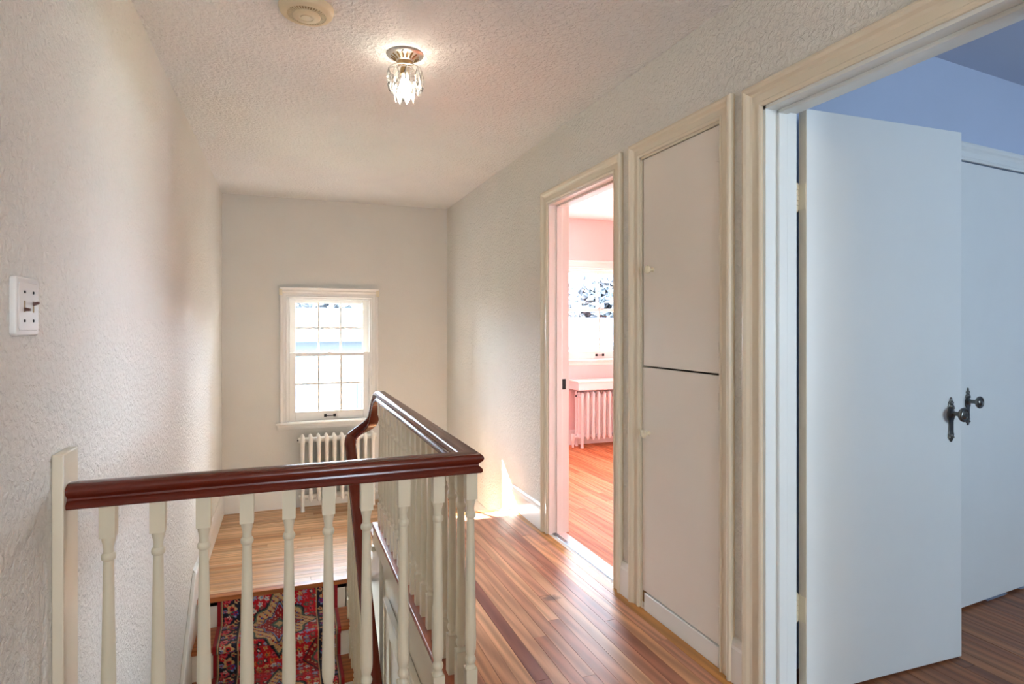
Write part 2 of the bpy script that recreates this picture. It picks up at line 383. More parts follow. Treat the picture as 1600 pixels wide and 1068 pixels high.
# ------------------------------------------------------------------ casings, jambs, baseboards
CAS = [(0, 0), (0, .010), (.006, .014), (.012, .014), (.016, .010), (.040, .010), (.048, .014), (.056, .022), (.066, .026), (.074, .024), (.078, .018), (.078, 0)]
def casing(name, hole, X, nx, label, parent=None, mat='cream', wd=.078, foot=True):
    """moulded architrave around an opening in a wall X = const (nx: -1 faces the hall)"""
    y0, y1, z0, z1 = hole
    pr = [(a * wd / .078, b) for a, b in CAS]
    path = [(X, y0, z0), (X, y0, z1), (X, y1, z1), (X, y1, z0)]
    m = MB().sweep(path, [(-a, b) for a, b in pr], up=(nx, 0, 0))
    # make sure the profile widens away from the opening
    if min(p[1] for p in m.v) > y0 - .01:
        m = MB().sweep(path, pr, up=(nx, 0, 0))
    return struct(name, m, mat, label, 'trim', parent)
def jamb(name, hole, label, mat):
    y0, y1, z0, z1 = hole; x0, x1 = XR - .002, XR2 + .002; t = .012
    m = MB().box(x0, x1, y1 - t, y1 + .001, z0, z1).box(x0, x1, y0 - .001, y0 + t, z0, z1).box(x0, x1, y0, y1, z1 - t, z1 + .001)
    o = struct(name, m, mat, label, 'trim')
    sx0, sx1, q = XR + .045, XR + .083, t + .012
    s = MB().box(sx0, sx1, y1 - q, y1 - t + .001, z0, z1 - t).box(sx0, sx1, y0 + t - .001, y0 + q, z0, z1 - t).box(sx0, sx1, y0 + t, y1 - t, z1 - q, z1 - t + .001)
    obj('door_stop', s, mat, o, bevel=.003)
    return o
M['jambp'] = paint('pinkish_jamb_paint', (238, 226, 218), .3)
casing('trim_pink_doorway', D1, XR, -1, 'cream moulded casing around the pink bedroom doorway')
j1 = jamb('trim_pink_doorway_jamb', D1, 'pale jamb lining the pink bedroom doorway', 'jambp')
obj('strike_plate', MB().box(XR + .088, XR + .112, D1[1] - .0135, D1[1] - .0115, .89, .955).box(XR + .094, XR + .104, D1[1] - .0142, D1[1] - .0115, .905, .94), 'dark', j1)
casing('trim_blue_doorway', D2, XR, -1, 'cream moulded casing around the wide blue bedroom doorway', wd=.082)
jamb('trim_blue_doorway_jamb', D2, 'pale jamb lining the blue bedroom doorway', 'door')
BASE = [(0, 0), (.018, 0), (.018, .125), (.014, .135), (.012, .148), (.006, .158), (0, .160)]
def base_run(name, path, nx, label, mat='white', hgt=.160):
    pr = [(a, b * hgt / .160) for a, b in BASE]
    m = MB().sweep(path, pr if nx > 0 else [(-a, b) for a, b in pr])
    o = struct(name, m, mat, label, 'baseboard'); return o
base_run('baseboard_right', [(XR, D1[1] + .078, 0), (XR, YE, 0)], -1, 'white baseboard between the pink doorway and the landing steps')
base_run('baseboard_between_openings', [(XR, CU[1] + .076, 0), (XR, D1[0] - .078, 0)], -1, 'short white baseboard between pink doorway and cupboard')
base_run('baseboard_beside_cupboard', [(XR, D2[1] + .08, 0), (XR, CU[0] - .070, 0)], -1, 'short white baseboard between cupboard and blue doorway')
base_run('baseboard_landing_back', [(XL, YF, ZL), (XR, YF, ZL)], 1, 'white baseboard along the end wall behind the radiator', hgt=.19)
base_run('baseboard_landing_left', [(XL, YN - .02, ZL), (XL, YF, ZL)], 1, 'white baseboard along the left side of the landing', hgt=.19)
base_run('baseboard_landing_right', [(XR, YE, ZL), (XR, YF, ZL)], -1, 'white baseboard along the right side of the landing', hgt=.19)
base_run('baseboard_left', [(XL, YB, 0), (XL, 1.70, 0)], 1, 'white baseboard along the stucco wall in front of the stairs')

# ------------------------------------------------------------------ sash window over the landing
def sash_window(name, hole, yin, cols, rows, label, matf, cas=.066):
    x0, x1, z0, z1 = hole
    W = thing(name, label, 'window', ((x0 + x1) / 2, yin, z0), kind='structure')
    pr = [(a * cas / .078, b) for a, b in CAS]
    path = [(x0, yin, z0), (x0, yin, z1), (x1, yin, z1), (x1, yin, z0)]
    m = MB().sweep(path, pr, up=(0, -1, 0))
    if min(p[0] for p in m.v) > x0 - .01: m = MB().sweep(path, [(-a, b) for a, b in pr], up=(0, -1, 0))
    obj('window_casing', m, matf, W)
    obj('window_frame', MB().box(x0 - .001, x0 + .016, yin, yin + .16, z0, z1).box(x1 - .016, x1 + .001, yin, yin + .16, z0, z1).box(x0, x1, yin, yin + .16, z1 - .016, z1 + .001).box(x0, x1, yin, yin + .20, z0 - .02, z0 + .004), matf, W)
    s = obj('window_sill', MB().sweep([(x0 - .10, yin, z0), (x1 + .10, yin, z0)], [(0, -.018), (.045, -.018), (.052, -.012), (.052, -.004), (.045, .004), (0, .004)]), matf, W, bevel=.002)
    obj('window_apron', MB().sweep([(x0 - .085, yin, z0), (x1 + .085, yin, z0)], [(0, -.062), (.010, -.062), (.014, -.052), (.018, -.038), (.028, -.026), (.032, -.018), (0, -.018)]), matf, W)
    zm = (z0 + z1) / 2 + .045
    for nm, za, zb, yc, bot, top in (('lower_sash', z0 + .004, zm + .016, yin + .055, .085, .032), ('upper_sash', zm - .016, z1 - .016, yin + .095, .032, .034)):
        xa, xb = x0 + .016, x1 - .016; st = .055; d = .017
        m = MB().box(xa, xa + st, yc - d, yc + d, za, zb).box(xb - st, xb, yc - d, yc + d, za, zb)
        m.box(xa + st, xb - st, yc - d, yc + d, za, za + bot).box(xa + st, xb - st, yc - d, yc + d, zb - top, zb)
        so = obj(nm, m, matf, W, bevel=.003)
        ga, gb, gz0, gz1 = xa + st, xb - st, za + bot, zb - top
        for i in range(1, cols):
            x = ga + (gb - ga) * i / cols
            obj('muntin', MB().box(x - .009, x + .009, yc - .012, yc + .012, gz0, gz1), matf, so, bevel=.003)
        for j in range(1, rows):
            z = gz0 + (gz1 - gz0) * j / rows
            obj('muntin', MB().box(ga, gb, yc - .011, yc + .011, z - .009, z + .009), matf, so, bevel=.003)
        for i in range(cols):
            for j in range(rows):
                obj('pane', MB().box(ga + (gb - ga) * i / cols, ga + (gb - ga) * (i + 1) / cols, yc - .0015, yc + .0015, gz0 + (gz1 - gz0) * j / rows, gz0 + (gz1 - gz0) * (j + 1) / rows), 'pane', so)
    xm = (x0 + x1) / 2
    lk = MB().box(xm - .03, xm + .03, yin + .040, yin + .064, zm + .016, zm + .022)
    lk.lathe([(.014, 0), (.014, .01), (.006, .016)], xm, yin + .052, zm + .022, 12).box(xm - .004, xm + .034, yin + .040, yin + .050, zm + .030, zm + .038)
    obj('sash_lock', lk, 'chrome', W, bevel=.001)
    lf = MB()
    for sx in (-1, 1): lf.box(xm + sx * .042 - .012, xm + sx * .042 + .012, yin + .030, yin + .038, z0 + .032, z0 + .058)
    lf.tube([(xm - .042, yin + .032, z0 + .045), (xm - .034, yin + .014, z0 + .045), (xm + .034, yin + .014, z0 + .045), (xm + .042, yin + .032, z0 + .045)], .0045, 8)
    obj('sash_lift', lf, 'dark', W)
    return W
W1 = sash_window('window_1', WIN, YF, 3, 2, 'white six-over-six sash window in the end wall over the landing', 'white')
for sx, x in ((-1, WIN[0] - .058), (1, WIN[1] + .058)):
    obj('blind_bracket', MB().box(x - .014, x + .014, YF - .030, YF - .027, 1.565, 1.628).box(x - .003, x + .003, YF - .052, YF - .027, 1.575, 1.620), 'stopper', W1, bevel=.001)
obj('casing_cap', MB().sweep([(WIN[0] - .066, YF, 1.612), (WIN[1] + .066, YF, 1.612)], [(0, 0), (.026, 0), (.030, .010), (.036, .020), (.036, .028), (0, .028)]), 'white', W1)
W2 = sash_window('window_2', PW, YF, 2, 1, 'white wide sash window in the pink bedroom above the radiator', 'white', .085)
# plain windows: blue bedroom daylight, and unseen fill added for hall and pink bedroom
def plain_window(name, axis, pos, hole, label):
    a0, a1, z0, z1 = hole
    W = thing(name, label, 'window', (pos, (a0 + a1) / 2, z0) if axis == 'X' else ((a0 + a1) / 2, pos, z0), kind='structure')
    def bx(m, p0, p1, q0, q1, r0, r1): return m.box(p0, p1, q0, q1, r0, r1) if axis == 'X' else m.box(q0, q1, p0, p1, r0, r1)
    m = MB(); p0, p1 = pos - .03, pos + .03
    for q0, q1, r0, r1 in ((a0, a0 + .05, z0, z1), (a1 - .05, a1, z0, z1), (a0 + .05, a1 - .05, z0, z0 + .06), (a0 + .05, a1 - .05, z1 - .05, z1), (a0 + .05, a1 - .05, (z0 + z1) / 2 - .02, (z0 + z1) / 2 + .02)):
        bx(m, p0, p1, q0, q1, r0, r1)
    obj('window_frame', m, 'white', W)
    for r0, r1 in ((z0 + .06, (z0 + z1) / 2 - .02), ((z0 + z1) / 2 + .02, z1 - .05)):
        obj('pane', bx(MB(), pos - .002, pos + .002, a0 + .05, a1 - .05, r0, r1), 'pane', W)
plain_window('fill_window_rear', 'Y', YB - .09, REAR_FILL, 'unseen white framed window added at the near end of the hall for fill light')  # added out of view, lets fill light in from behind
plain_window('window_4', 'Y', -1.68, BW, 'white framed window lighting the blue bedroom')
portal((.4, YF + .19, .98), (-math.pi / 2, 0, 0), .8, 1.2)
portal((3.28, YF + .19, 1.42), (-math.pi / 2, 0, 0), 1.3, 1.05)
portal((.55, YB - .14, 1.3), (math.pi / 2, 0, 0), .7, .8)
portal((3.19, -1.74, 1.35), (math.pi / 2, 0, 0), .78, .8)
portal((4.74, 4.0, 1.42), (0, math.pi / 2, 0), 1.1, 1.5)
plain_window('fill_window_pink', 'X', 4.68, PW_FILL, 'unseen white framed window added in the side wall to brighten the pink bedroom')  # added out of view for extra light in the pink bedroom

# ------------------------------------------------------------------ stairs
ST = thing('staircase', 'wooden stairs with white risers descending from the landing', 'stairs', (0, YN, ZG))
TX0, TX1 = XL + .022, .402
for k in range(12):
    y = YN - GO * k + (.02 if k == 0 else .02)              # riser face under nosing k
    zt = ZL - RISE * k
    obj('riser', MB().box(TX0, TX1 - .02, y, y + .018, zt - RISE, zt - .03 if k == 0 else zt - .03), 'white', ST)
    if k < 11:
        z1 = zt - RISE; y1 = y - GO
        o = obj('tread', MB().sweep([(TX0, y - .01, z1 - .015), (TX1 + .005, y - .01, z1 - .015)], [(-.01, -.015), (-.01, .015), (GO + .02, .015), (GO + .030, .006), (GO + .030, -.006), (GO + .02, -.015)]), 'tread', ST, bevel=.003)
# sawtooth string on the open side and skirt board on the wall
saw = []
for k in range(12):
    y = YN + .02 - GO * k; saw += [(y, ZL - RISE * k - .03), (y, ZL - RISE * (k + 1) - .03)]
poly = saw + [(saw[-1][0], ZG), (YN + .06, ZG), (YN + .06, saw[0][1])]
obj('stringer', MB().prism(poly, 'X', .375, .390), 'cream', ST)
obj('stringer', MB().prism([(YN + .10, ZL + .19), (YN - .06, ZL + .19 - .02), (YN - 12 * GO, ZL - 12 * RISE + .12), (YN - 12 * GO, ZG), (YN - 10 * GO, ZG), (YN + .10, ZL - .25)], 'X', XL, XL + .022), 'white', ST, bevel=.004)
# two steps up from the landing to the hall
SU = thing('landing_steps', 'two short wooden steps from landing up to the hall floor', 'stairs', (1.05, YE, ZL))
obj('riser', MB().box(.58, XR - .02, YE - .05, YE - .03, -.19, -.024), 'white', SU)
obj('tread', MB().sweep([(.565, YE - .03, -.205), (XR - .019, YE - .03, -.205)], [(0, -.015), (0, .015), (-.25, .015), (-.262, .006), (-.262, -.006), (-.25, -.015)]), 'tread', SU, bevel=.003)
obj('riser', MB().box(.58, XR - .02, YE + .185, YE + .203, ZL, -.22), 'white', SU)
obj('side_panel', MB().prism([(3.622, -.022), (YE - .052, -.022), (YE - .052, -.222), (YE + .184, -.222), (YE + .184, ZL + .001), (YN + .012, ZL + .001), (YN + .012, ZG), (3.622, ZG)], 'X', .527, .578), 'white', SU)
obj('side_trim', MB().box(.486, .566, 3.652, 3.69, -.066, -.034), 'cream', SU, bevel=.004)

# persian stair runner
RW, RX0 = .712, -.388
pts = []
def arc(cy, cz, r, a0, a1, n=4):
    return [(cy + r * math.cos(a0 + (a1 - a0) * i / n), cz + r * math.sin(a0 + (a1 - a0) * i / n)) for i in range(n + 1)]
off = .006
for k in range(12):
    yr = YN + .02 - GO * k - off
    ztop = ZL - RISE * k
    if k == 0: pts += [(yr, ztop - .031)]
    pts += [(yr, ztop - .045), (yr, ztop - RISE + off + .012), (yr - .006, ztop - RISE + off + .003), (yr - .014, ztop - RISE + off)]
    if k < 11:
        zt = ztop - RISE; yn = YN + .02 - GO * (k + 1) - .040 - off
        pts += [(yn + .012, zt + off), (yn + .004, zt + off - .003), (yn, zt - .008), (yn, zt - .024), (yn + .008, zt - .036)]
pl = np.array(pts); sg = np.r_[0, np.cumsum(np.hypot(*np.diff(pl, axis=0).T))]
LEN = sg[-1]; nv = int(LEN / .006); nu = 130
vv = np.unique(np.r_[np.linspace(0, LEN, nv), sg]); nv = len(vv)
yy = np.interp(vv, sg, pl[:, 0]); zz = np.interp(vv, sg, pl[:, 1])
uu = np.linspace(0, RW, nu)
U, V = np.meshgrid(uu, vv)
def carpet(U, V):
    rng = np.random.default_rng(3)
    c = np.empty(U.shape + (3,)); red = lin((196, 22, 40)); dred = lin((150, 14, 30)); navy = lin((26, 24, 44)); beige = lin((206, 168, 120)); white = lin((222, 212, 200)); green = lin((70, 96, 84)); lb = lin((120, 150, 196)); pinkc = lin((214, 84, 96)); orange = lin((214, 122, 60)); blue = lin((40, 62, 140))
    c[:] = red
    def put(m, col): c[m] = col
    D = np.minimum(U, RW - U)
    # field flowers
    fx, fy = [], []
    P = .74
    vm = (V + .12) % P - P / 2; um = U - RW / 2
    a = np.arctan2(vm, um)
    # scattered small motifs in the field
    cell = .038
    iu = np.floor(U / cell).astype(int); iv = np.floor(V / cell).astype(int)
    jx = np.abs(np.sin(iu * 12.9898 + (iv % 24) * 78.233) * 43758.5453) % 1; jy = np.abs(np.sin(iu * 39.346 + (iv % 24) * 11.135) * 24634.6345) % 1; jc = np.abs(np.sin(iu * 7.77 + (iv % 24) * 3.31) * 9153.11) % 1
    du = U - (iu + .3 + .4 * jx) * cell; dv = V - (iv + .3 + .4 * jy) * cell; r = np.hypot(du, dv) * (1 + .3 * np.cos(5 * np.arctan2(dv, du)))
    cols = [navy, green, beige, white, pinkc, orange, lb]
    for q, col in enumerate(cols):
        s = (jc * len(cols)).astype(int) == q
        put(s & (r < .0135), col); put(s & (r < .006), cols[(q + 3) % 7])
    # lobed medallion
    d = np.abs(um) / .20 + np.abs(vm) / .28; d = d * (1 - .09 * np.cos(8 * a)) 
    put(d < 1.10, navy); put(d < 1.04, green); put(d < .99, beige)
    k = (d < .95) & (d > .66)
    put(k & ((np.sin(um * 150) * np.sin(vm * 150)) > .55), dred); put(k & ((np.sin(um * 150 + 1.5) * np.sin(vm * 150 + 1.2)) > .72), blue)
    put(d < .66, navy); put(d < .62, lb); put(d < .585, dred)
    put((d < .55) & ((np.sin(um * 190) * np.sin(vm * 170)) > .6), white); put((d < .5) & (np.sin(um * 110 + 1) * np.cos(vm * 120) > .75), orange)
    put(d < .27, navy); put(d < .24, green); put(d < .13, beige)
    # corner spandrels between medallions
    vm2 = (V + .12 + P / 2) % P - P / 2
    e = (RW / 2 - .125 - np.abs(um)) / .10 + np.abs(vm2) / .16
    put(e < 1, navy); put(e < .9, dred); put((e < .82) & (np.sin(um * 160) * np.sin(vm2 * 150) > .4), beige); put((e < .5), green); put(e < .35, pinkc)
    # border
    bd = D < .128
    put(D < .136, beige); put(bd, navy)
    for col, per, ph, cx, rad in ((beige, .125, 0, .082, .028), (pinkc, .125, .062, .060, .022), (lb, .25, .03, .098, .019), (orange, .25, .155, .094, .017), (green, .125, .095, .082, .015), (white, .25, .20, .050, .013), (red, .125, .03, .048, .014), (blue, .125, .1, .105, .014), (beige, .125, .045, .108, .012), (pinkc, .25, .11, .038, .011), (white, .125, .075, .064, .009), (lb, .125, .115, .044, .011)):
        dv = (V + ph) % per - per / 2; rr = np.hypot(D - cx, dv); an = np.arctan2(dv, D - cx)
        m = bd & (rr < rad * (1 + .22 * np.cos(5 * an)))
        put(m, col); put(m & (rr < rad * .55), red if col != red else beige); put(m & (rr < rad * .28), navy)
    put(D < .030, beige); put(D < .024, green); put(D < .020, dred)
    c *= (.88 + .24 * rng.random(U.shape))[..., None]
    return c
col = carpet(U, V)
hx = RX0 + U; ed = np.zeros_like(U)
co = np.stack([hx, np.repeat(yy[:, None], nu, 1), np.repeat(zz[:, None], nu, 1)], -1).reshape(-1, 3)
base = np.array([RX0 + RW / 2, YN, ZL]); co = co - base
ii = (np.arange(nv - 1)[:, None] * nu + np.arange(nu - 1)).reshape(-1)
faces = np.stack([ii, ii + 1, ii + nu + 1, ii + nu], -1)
me = bpy.data.meshes.new('stair_runner')
me.vertices.add(len(co)); me.vertices.foreach_set('co', co.ravel())
me.loops.add(faces.size); me.loops.foreach_set('vertex_index', faces.ravel().astype(np.int32))
me.polygons.add(len(faces)); me.polygons.foreach_set('loop_start', (np.arange(len(faces)) * 4).astype(np.int32)); me.polygons.foreach_set('loop_total', np.full(len(faces), 4, np.int32))
me.update(calc_edges=True); me.validate()
at = me.color_attributes.new('weave', 'FLOAT_COLOR', 'POINT')
at.data.foreach_set('color', np.concatenate([col.reshape(-1, 3), np.ones((len(co), 1))], 1).ravel().astype(np.float32))
m, nt, N, L, b = newmat('persian_carpet'); b.inputs['Roughness'].default_value = .95; b.inputs['Sheen Weight'].default_value = .15
vc = N.new('ShaderNodeVertexColor'); vc.layer_name = 'weave'; L.new(vc.outputs['Color'], b.inputs['Base Color'])
tc = N.new('ShaderNodeTexCoord'); n = N.new('ShaderNodeTexNoise'); n.inputs['Scale'].default_value = 400; bp = N.new('ShaderNodeBump'); bp.inputs['Strength'].default_value = .4; bp.inputs['Distance'].default_value = .003
L.new(tc.outputs['Object'], n.inputs['Vector']); L.new(n.outputs['Fac'], bp.inputs['Height']); L.new(bp.outputs['Normal'], b.inputs['Normal'])
me.materials.append(m)
ro = bpy.data.objects.new('stair_runner', me); C.objects.link(ro); ro.location = base
sm = ro.modifiers.new('pile', 'SOLIDIFY'); sm.thickness = .005; sm.offset = 0
tag(ro, 'red persian stair runner with navy floral border and beige medallions', 'carpet')

# ------------------------------------------------------------------ balustrade around the stairwell
YG, XG = 1.765, .532                          # centre lines of front and side guard
BA = thing('balustrade', 'cream turned balusters under a dark mahogany handrail around the stairwell', 'balustrade', (XG, YG, 0))
RZ = .836                                     # underside of the level rail
RP = [(-.026, 0), (.026, 0), (.030, .004), (.030, .012), (.026, .017), (.021, .021), (.020, .026), (.024, .031), (.030, .036), (.0335, .043), (.032, .051), (.026, .057), (.015, .0605), (0, .0615)]
RP = RP + [(-a, b) for a, b in RP[::-1][1:-1] if a > 0]
RP = RP[:2] + RP[2:]
def catmull(P, n=10):
    P = [Vector(p) for p in P]; out = []
    for i in range(1, len(P) - 2):
        for q in range(n):
            t = q / n; a, b, c, d = P[i - 1], P[i], P[i + 1], P[i + 2]
            out.append(.5 * ((2 * b) + (c - a) * t + (2 * a - 5 * b + 4 * c - d) * t * t + (3 * b - a - 3 * c + d) * t ** 3))
    out.append(P[-2]); return out
XS = .388                                     # centre line of the stair rail
SL = RISE / GO
goose = [(XG, 3.40, RZ), (XG, 3.52, RZ), (XG, 3.62, RZ), (XG, 3.70, RZ - .018), (XG, 3.78, RZ - .068), (XG, 3.86, RZ - .138), (XG - .006, 3.925, RZ - .195), (XG - .036, 3.982, .600), (XG - .082, 4.012, .563), (XG - .118, 4.008, .533), (XS + .005, 3.962, .502), (XS, 3.88, .385 + .08 * SL), (XS, 3.80, .385), (XS, 3.70, .385 - .1 * SL), (XS, 3.60, .385 - .2 * SL)]
gp = catmull(goose)
yend = 1.62
path = [(XL + .024, YG, RZ), (XG, YG, RZ), (XG, 2.6, RZ)] + [tuple(p) for p in gp] + [(XS, yend, .385 - (3.80 - yend) * SL)]
RP_CCW = RP[::-1]
hr = obj('handrail', MB().sweep(path, RP_CCW, follow=True), 'rail', BA, smooth=True)
BLK, NB0 = .0172, .108
def baluster_mb(z0, z1, foot, head):
    """square foot and head blocks with a turned tapering shaft between"""
    m = MB().box(-BLK, BLK, -BLK, BLK, z0, z0 + foot).box(-BLK, BLK, -BLK, BLK, z1 - head, z1)
    a = z0 + foot; b = z1 - head
    prof = [(.0165, a - .001), (.0125, a + .006), (.0115, a + .012), (.0150, a + .018), (.0168, a + .025), (.0150, a + .032), (.0120, a + .038), (.0135, a + .046), (.0165, a + .056), (.0175, a + .068), (.0178, a + .085), (.0172, a + .13)]
    prof += [(.0118, b - .068), (.0118, b - .060), (.0155, b - .056), (.0165, b - .050), (.0155, b - .044), (.0118, b - .040), (.0112, b - .030), (.0125, b - .020), (.0150, b - .010), (.0165, b + .001)]
    return m.lathe(prof, seg=14)
first = None
def put_baluster(mbk, loc):
    global PROTO
    if mbk not in PROTO:
        z0, z1, ft, hd = mbk
        bm_ = baluster_mb(z0, z1, ft, hd); bm_.v = [tuple(Vector(p) + WL[BA.name]) for p in bm_.v]
        o = obj('baluster', bm_, 'balu', BA, smooth=True); o.location = Vector(loc) - WL[BA.name]; PROTO[mbk] = o
    else: copy(PROTO[mbk], BA, Vector(loc) - WL[BA.name])
PROTO = {}
G = (NB0, RZ + .004, .130, .085)
for x in (-.413, -.304, -.199, -.095, .011, .115, .220, .326, .430, XG): put_baluster(G, (x, YG, 0))
SP = .1075
k = 1
while YG + SP * k < 3.66: put_baluster(G, (XG, YG + SP * k, 0)); k += 1
# stair balusters, two on each tread
for k in range(10):
    yr = YN + .02 - GO * (k + 1)
    zt = ZL - RISE * (k + 1)
    for q, yy_ in enumerate((yr + GO * .80, yr + GO * .30)):
        if yy_ > 3.96: continue
        top = .385 - (3.80 - yy_) * SL + .012
        hgt = round(top - zt, 3)
        put_baluster((0, hgt, .12 if q else .18, .10), (XS, yy_, zt))
# kerb with fascia and wooden cap that carries the balusters
obj('kerb', MB().box(XW + .016, .566, 1.73, 3.66, -.018, NB0 - .018).box(XL, .566, 1.728, 1.80, -.018, NB0 - .018), 'white', BA)
obj('fascia', MB().box(XW, XW + .017, 1.79, 3.662, -.022, NB0 - .016).box(XL, XW + .017, 1.795, 1.812, -.022, NB0 - .016), 'cream', BA, bevel=.003)
obj('kerb_cap', MB().sweep([(XL, YG, NB0 - .018), (XG, YG, NB0 - .018), (XG, 3.666, NB0 - .018)], [(-.042, 0), (.042, 0), (.046, .005), (.046, .012), (.040, .018), (-.040, .018), (-.046, .012), (-.046, .005)]), 'nosing', BA, bevel=.002)
# board on the wall that takes the rail
obj('wall_post', MB().box(XL, XL + .024, 1.722, 1.832, -.02, .974), 'cream', BA, bevel=.003)

# lower doorway below the hall floor
LD = thing('door_4', 'cream cased doorway below the hall floor beside the stairs', 'door', (.545, 2.9, ZG), kind='structure')
zt = -.268
obj('door_casing', MB().box(.524, .546, 3.26, 3.41, ZG, zt).box(.516, .546, 3.385, 3.41, ZG, zt).box(.524, .546, 2.2, 3.26, zt - .13, zt).box(.514, .546, 2.2, 3.425, zt - .002, zt + .022), 'cream', LD, bevel=.004)
obj('door_panel', MB().box(.534, .546, 2.1, 3.26, ZG, zt - .13), 'white', LD)
obj('panel_moulding', MB().sweep([(.534, 2.3, -.6), (.534, 3.14, -.6), (.534, 3.14, -1.6), (.534, 2.3, -1.6)], [(0, 0), (.02, 0), (.012, .008), (0, .006)], up=(-1, 0, 0), closed=True), 'white', LD)

# ------------------------------------------------------------------ cupboard in the right wall
CB = thing('wall_cupboard', 'tall built-in cream cupboard with two flush doors and ivory knobs', 'cupboard', (XR, 2.09, 0))
y0, y1, z0, z1 = CU
m = MB().sweep([(XR, y0, 0), (XR, y0, z1), (XR, y1, z1), (XR, y1, 0)], [(a * .072 / .078, b) for a, b in CAS], up=(-1, 0, 0))
if min(p[1] for p in m.v) > y0 - .01: m = MB().sweep([(XR, y0, 0), (XR, y0, z1), (XR, y1, z1), (XR, y1, 0)], [(-a * .072 / .078, b) for a, b in CAS], up=(-1, 0, 0))
obj('casing', m, 'cream', CB)
obj('frame', MB().box(XR - .002, XR + .09, y0 - .001, y0 + .010, .0, z1).box(XR - .002, XR + .09, y1 - .010, y1 + .001, .0, z1).box(XR - .002, XR + .09, y0, y1, z1 - .010, z1 + .001), 'cream', CB)
obj('toe_board', MB().box(XR - .004, XR + .02, y0 + .010, y1 - .034, .0, .078), 'white', CB, bevel=.003)
obj('toe_block', MB().box(XR + .004, XR + .02, y1 - .034, y1 - .010, .0, .078), 'caulk', CB)
for nm, za, zb, xo, dy, kz, hz in (('door', .085, 1.096, .000, 0.000, .804, (.20, 1.00)), ('door', 1.103, z1 - .014, .000, .008, 1.531, (1.19, 1.93))):
    d = obj(nm, MB().box(XR + xo, XR + xo + .022, y0 + .013, y1 - .005 - dy - .009, za, zb), 'cup', CB, bevel=.002)
    ky = 2.262 if kz > 1 else 2.292
    obj('knob', MB().lathe([(.010, 0), (.010, -.003), (.006, -.006), (.006, -.012), (.014, -.020), (.019, -.028), (.017, -.036), (.010, -.040), (.0005, -.041)], XR + xo, ky, kz, 16, 'X', caps=False), 'stopper', d, smooth=True)
    for hzz in hz:
        obj('hinge', MB().lathe([(.0042, -.032), (.0042, .032)], XR + xo - .003, y0 + .011, hzz, 10).box(XR + xo - .002, XR + xo, y0 + .012, y0 + .028, hzz - .030, hzz + .030), 'cup', d)

# ------------------------------------------------------------------ open door of the blue bedroom and the closet door
def door_set(parent, x, y, z, face=-1, s=1.0, side=1):
    """ornate backplate with a round knob on a door face at y (outward along face)"""
    out = [(0, .086), (.006, .080), (.004, .074), (.010, .070), (.015, .064), (.011, .058), (.017, .050), (.019, .043), (.014, .037), (.019, .028), (.020, .016), (.018, .004), (.013, -.006), (.0125, -.020), (.0125, -.050), (.016, -.056), (.014, -.062), (.017, -.068), (.010, -.074), (.006, -.082), (0, -.086)]
    poly = [(x + a * s, z + b * s) for a, b in out] + [(x - a * s, z + b * s) for a, b in out[::-1][1:-1]]
    p = obj('escutcheon', MB().prism(poly, 'Y', y, y + face * .0045), 'pewter', parent, bevel=.0012)
    r = MB()
    for dz in (.064, .050, -.062): r.sphere((x, y + face * .005, z + dz * s), .007 * s, .004, .007 * s, 10, 6)
    for dz, dx in ((.043, .012), (.028, .013), (-.068, .010)):
        for q in (-1, 1): r.sphere((x + q * dx * s, y + face * .005, z + dz * s), .0045 * s, .003, .0045 * s, 8, 6)
    obj('relief', r, 'pewter', p, smooth=True)
    kz = z + .024 * s
    prof = [(.017, 0), (.017, .006), (.011, .009), (.0085, .012), (.0085, .034), (.012, .038), (.022, .041), (.0265, .046), (.0275, .051), (.025, .055), (.020, .0555), (.017, .053), (.012, .055), (.009, .0585), (.0005, .0595)]
    obj('knob', MB().lathe([(a * s, face * b * s) for a, b in prof], x, y, kz, 20, 'Y', caps=False), 'pewter', p, smooth=True)
HX, HY = 1.681, 1.574
DO = thing('door_2', 'white flush door standing open into the blue bedroom', 'door', (HX, HY, 0), kind='structure')
DW, DZ = .765, 2.03
leaf = obj('door_leaf', MB().box(HX, HX + DW, HY, HY + .035, .008, DZ), 'door', DO, bevel=.002)
obj('edge_strip', MB().box(HX - .0012, HX, HY + .0015, HY + .0335, .010, DZ - .002), 'cream', leaf)
door_set(leaf, HX + DW - .062, HY, .925, -1)
for hz in (.30, 1.73):
    kn = MB()
    for q in range(5): kn.lathe([(.0068, hz - .045 + q * .018 + .0008), (.0068, hz - .045 + q * .018 + .0172)], HX - .0085, HY + .037, 0, 12)
    kn.sphere((HX - .0085, HY + .037, hz - .047), .0062, .0062, .006, 10, 6).sphere((HX - .0085, HY + .037, hz + .047), .0062, .0062, .006, 10, 6)
    kn.box(HX - .0026, HX - .0012, HY + .004, HY + .037, hz - .044, hz + .044)
    obj('hinge', kn, 'stopper', DO, smooth=True)
DO.rotation_euler.z = math.radians(-1.5)
CDo = thing('door_3', 'white flush closet door in the blue bedroom wall', 'door', PIV, kind='structure')
lf = obj('door_leaf', MB().box(CD[0] + .004, CD[1] - .004, 1.812, 1.846, .012, CD[3] - .006), 'door', CDo, bevel=.002)
door_set(lf, CD[0] + .098, 1.812, .918, -1)
m = MB().sweep([(CD[0], 1.815, 0), (CD[0], 1.815, CD[3]), (CD[1], 1.815, CD[3]), (CD[1], 1.815, 0)], CAS, up=(0, -1, 0))
if min(p[0] for p in m.v) > CD[0] - .01: m = MB().sweep([(CD[0], 1.815, 0), (CD[0], 1.815, CD[3]), (CD[1], 1.815, CD[3]), (CD[1], 1.815, 0)], [(-a, b) for a, b in CAS], up=(0, -1, 0))
obj('door_casing', m, 'door', CDo)
CDo.rotation_euler.z = ANG

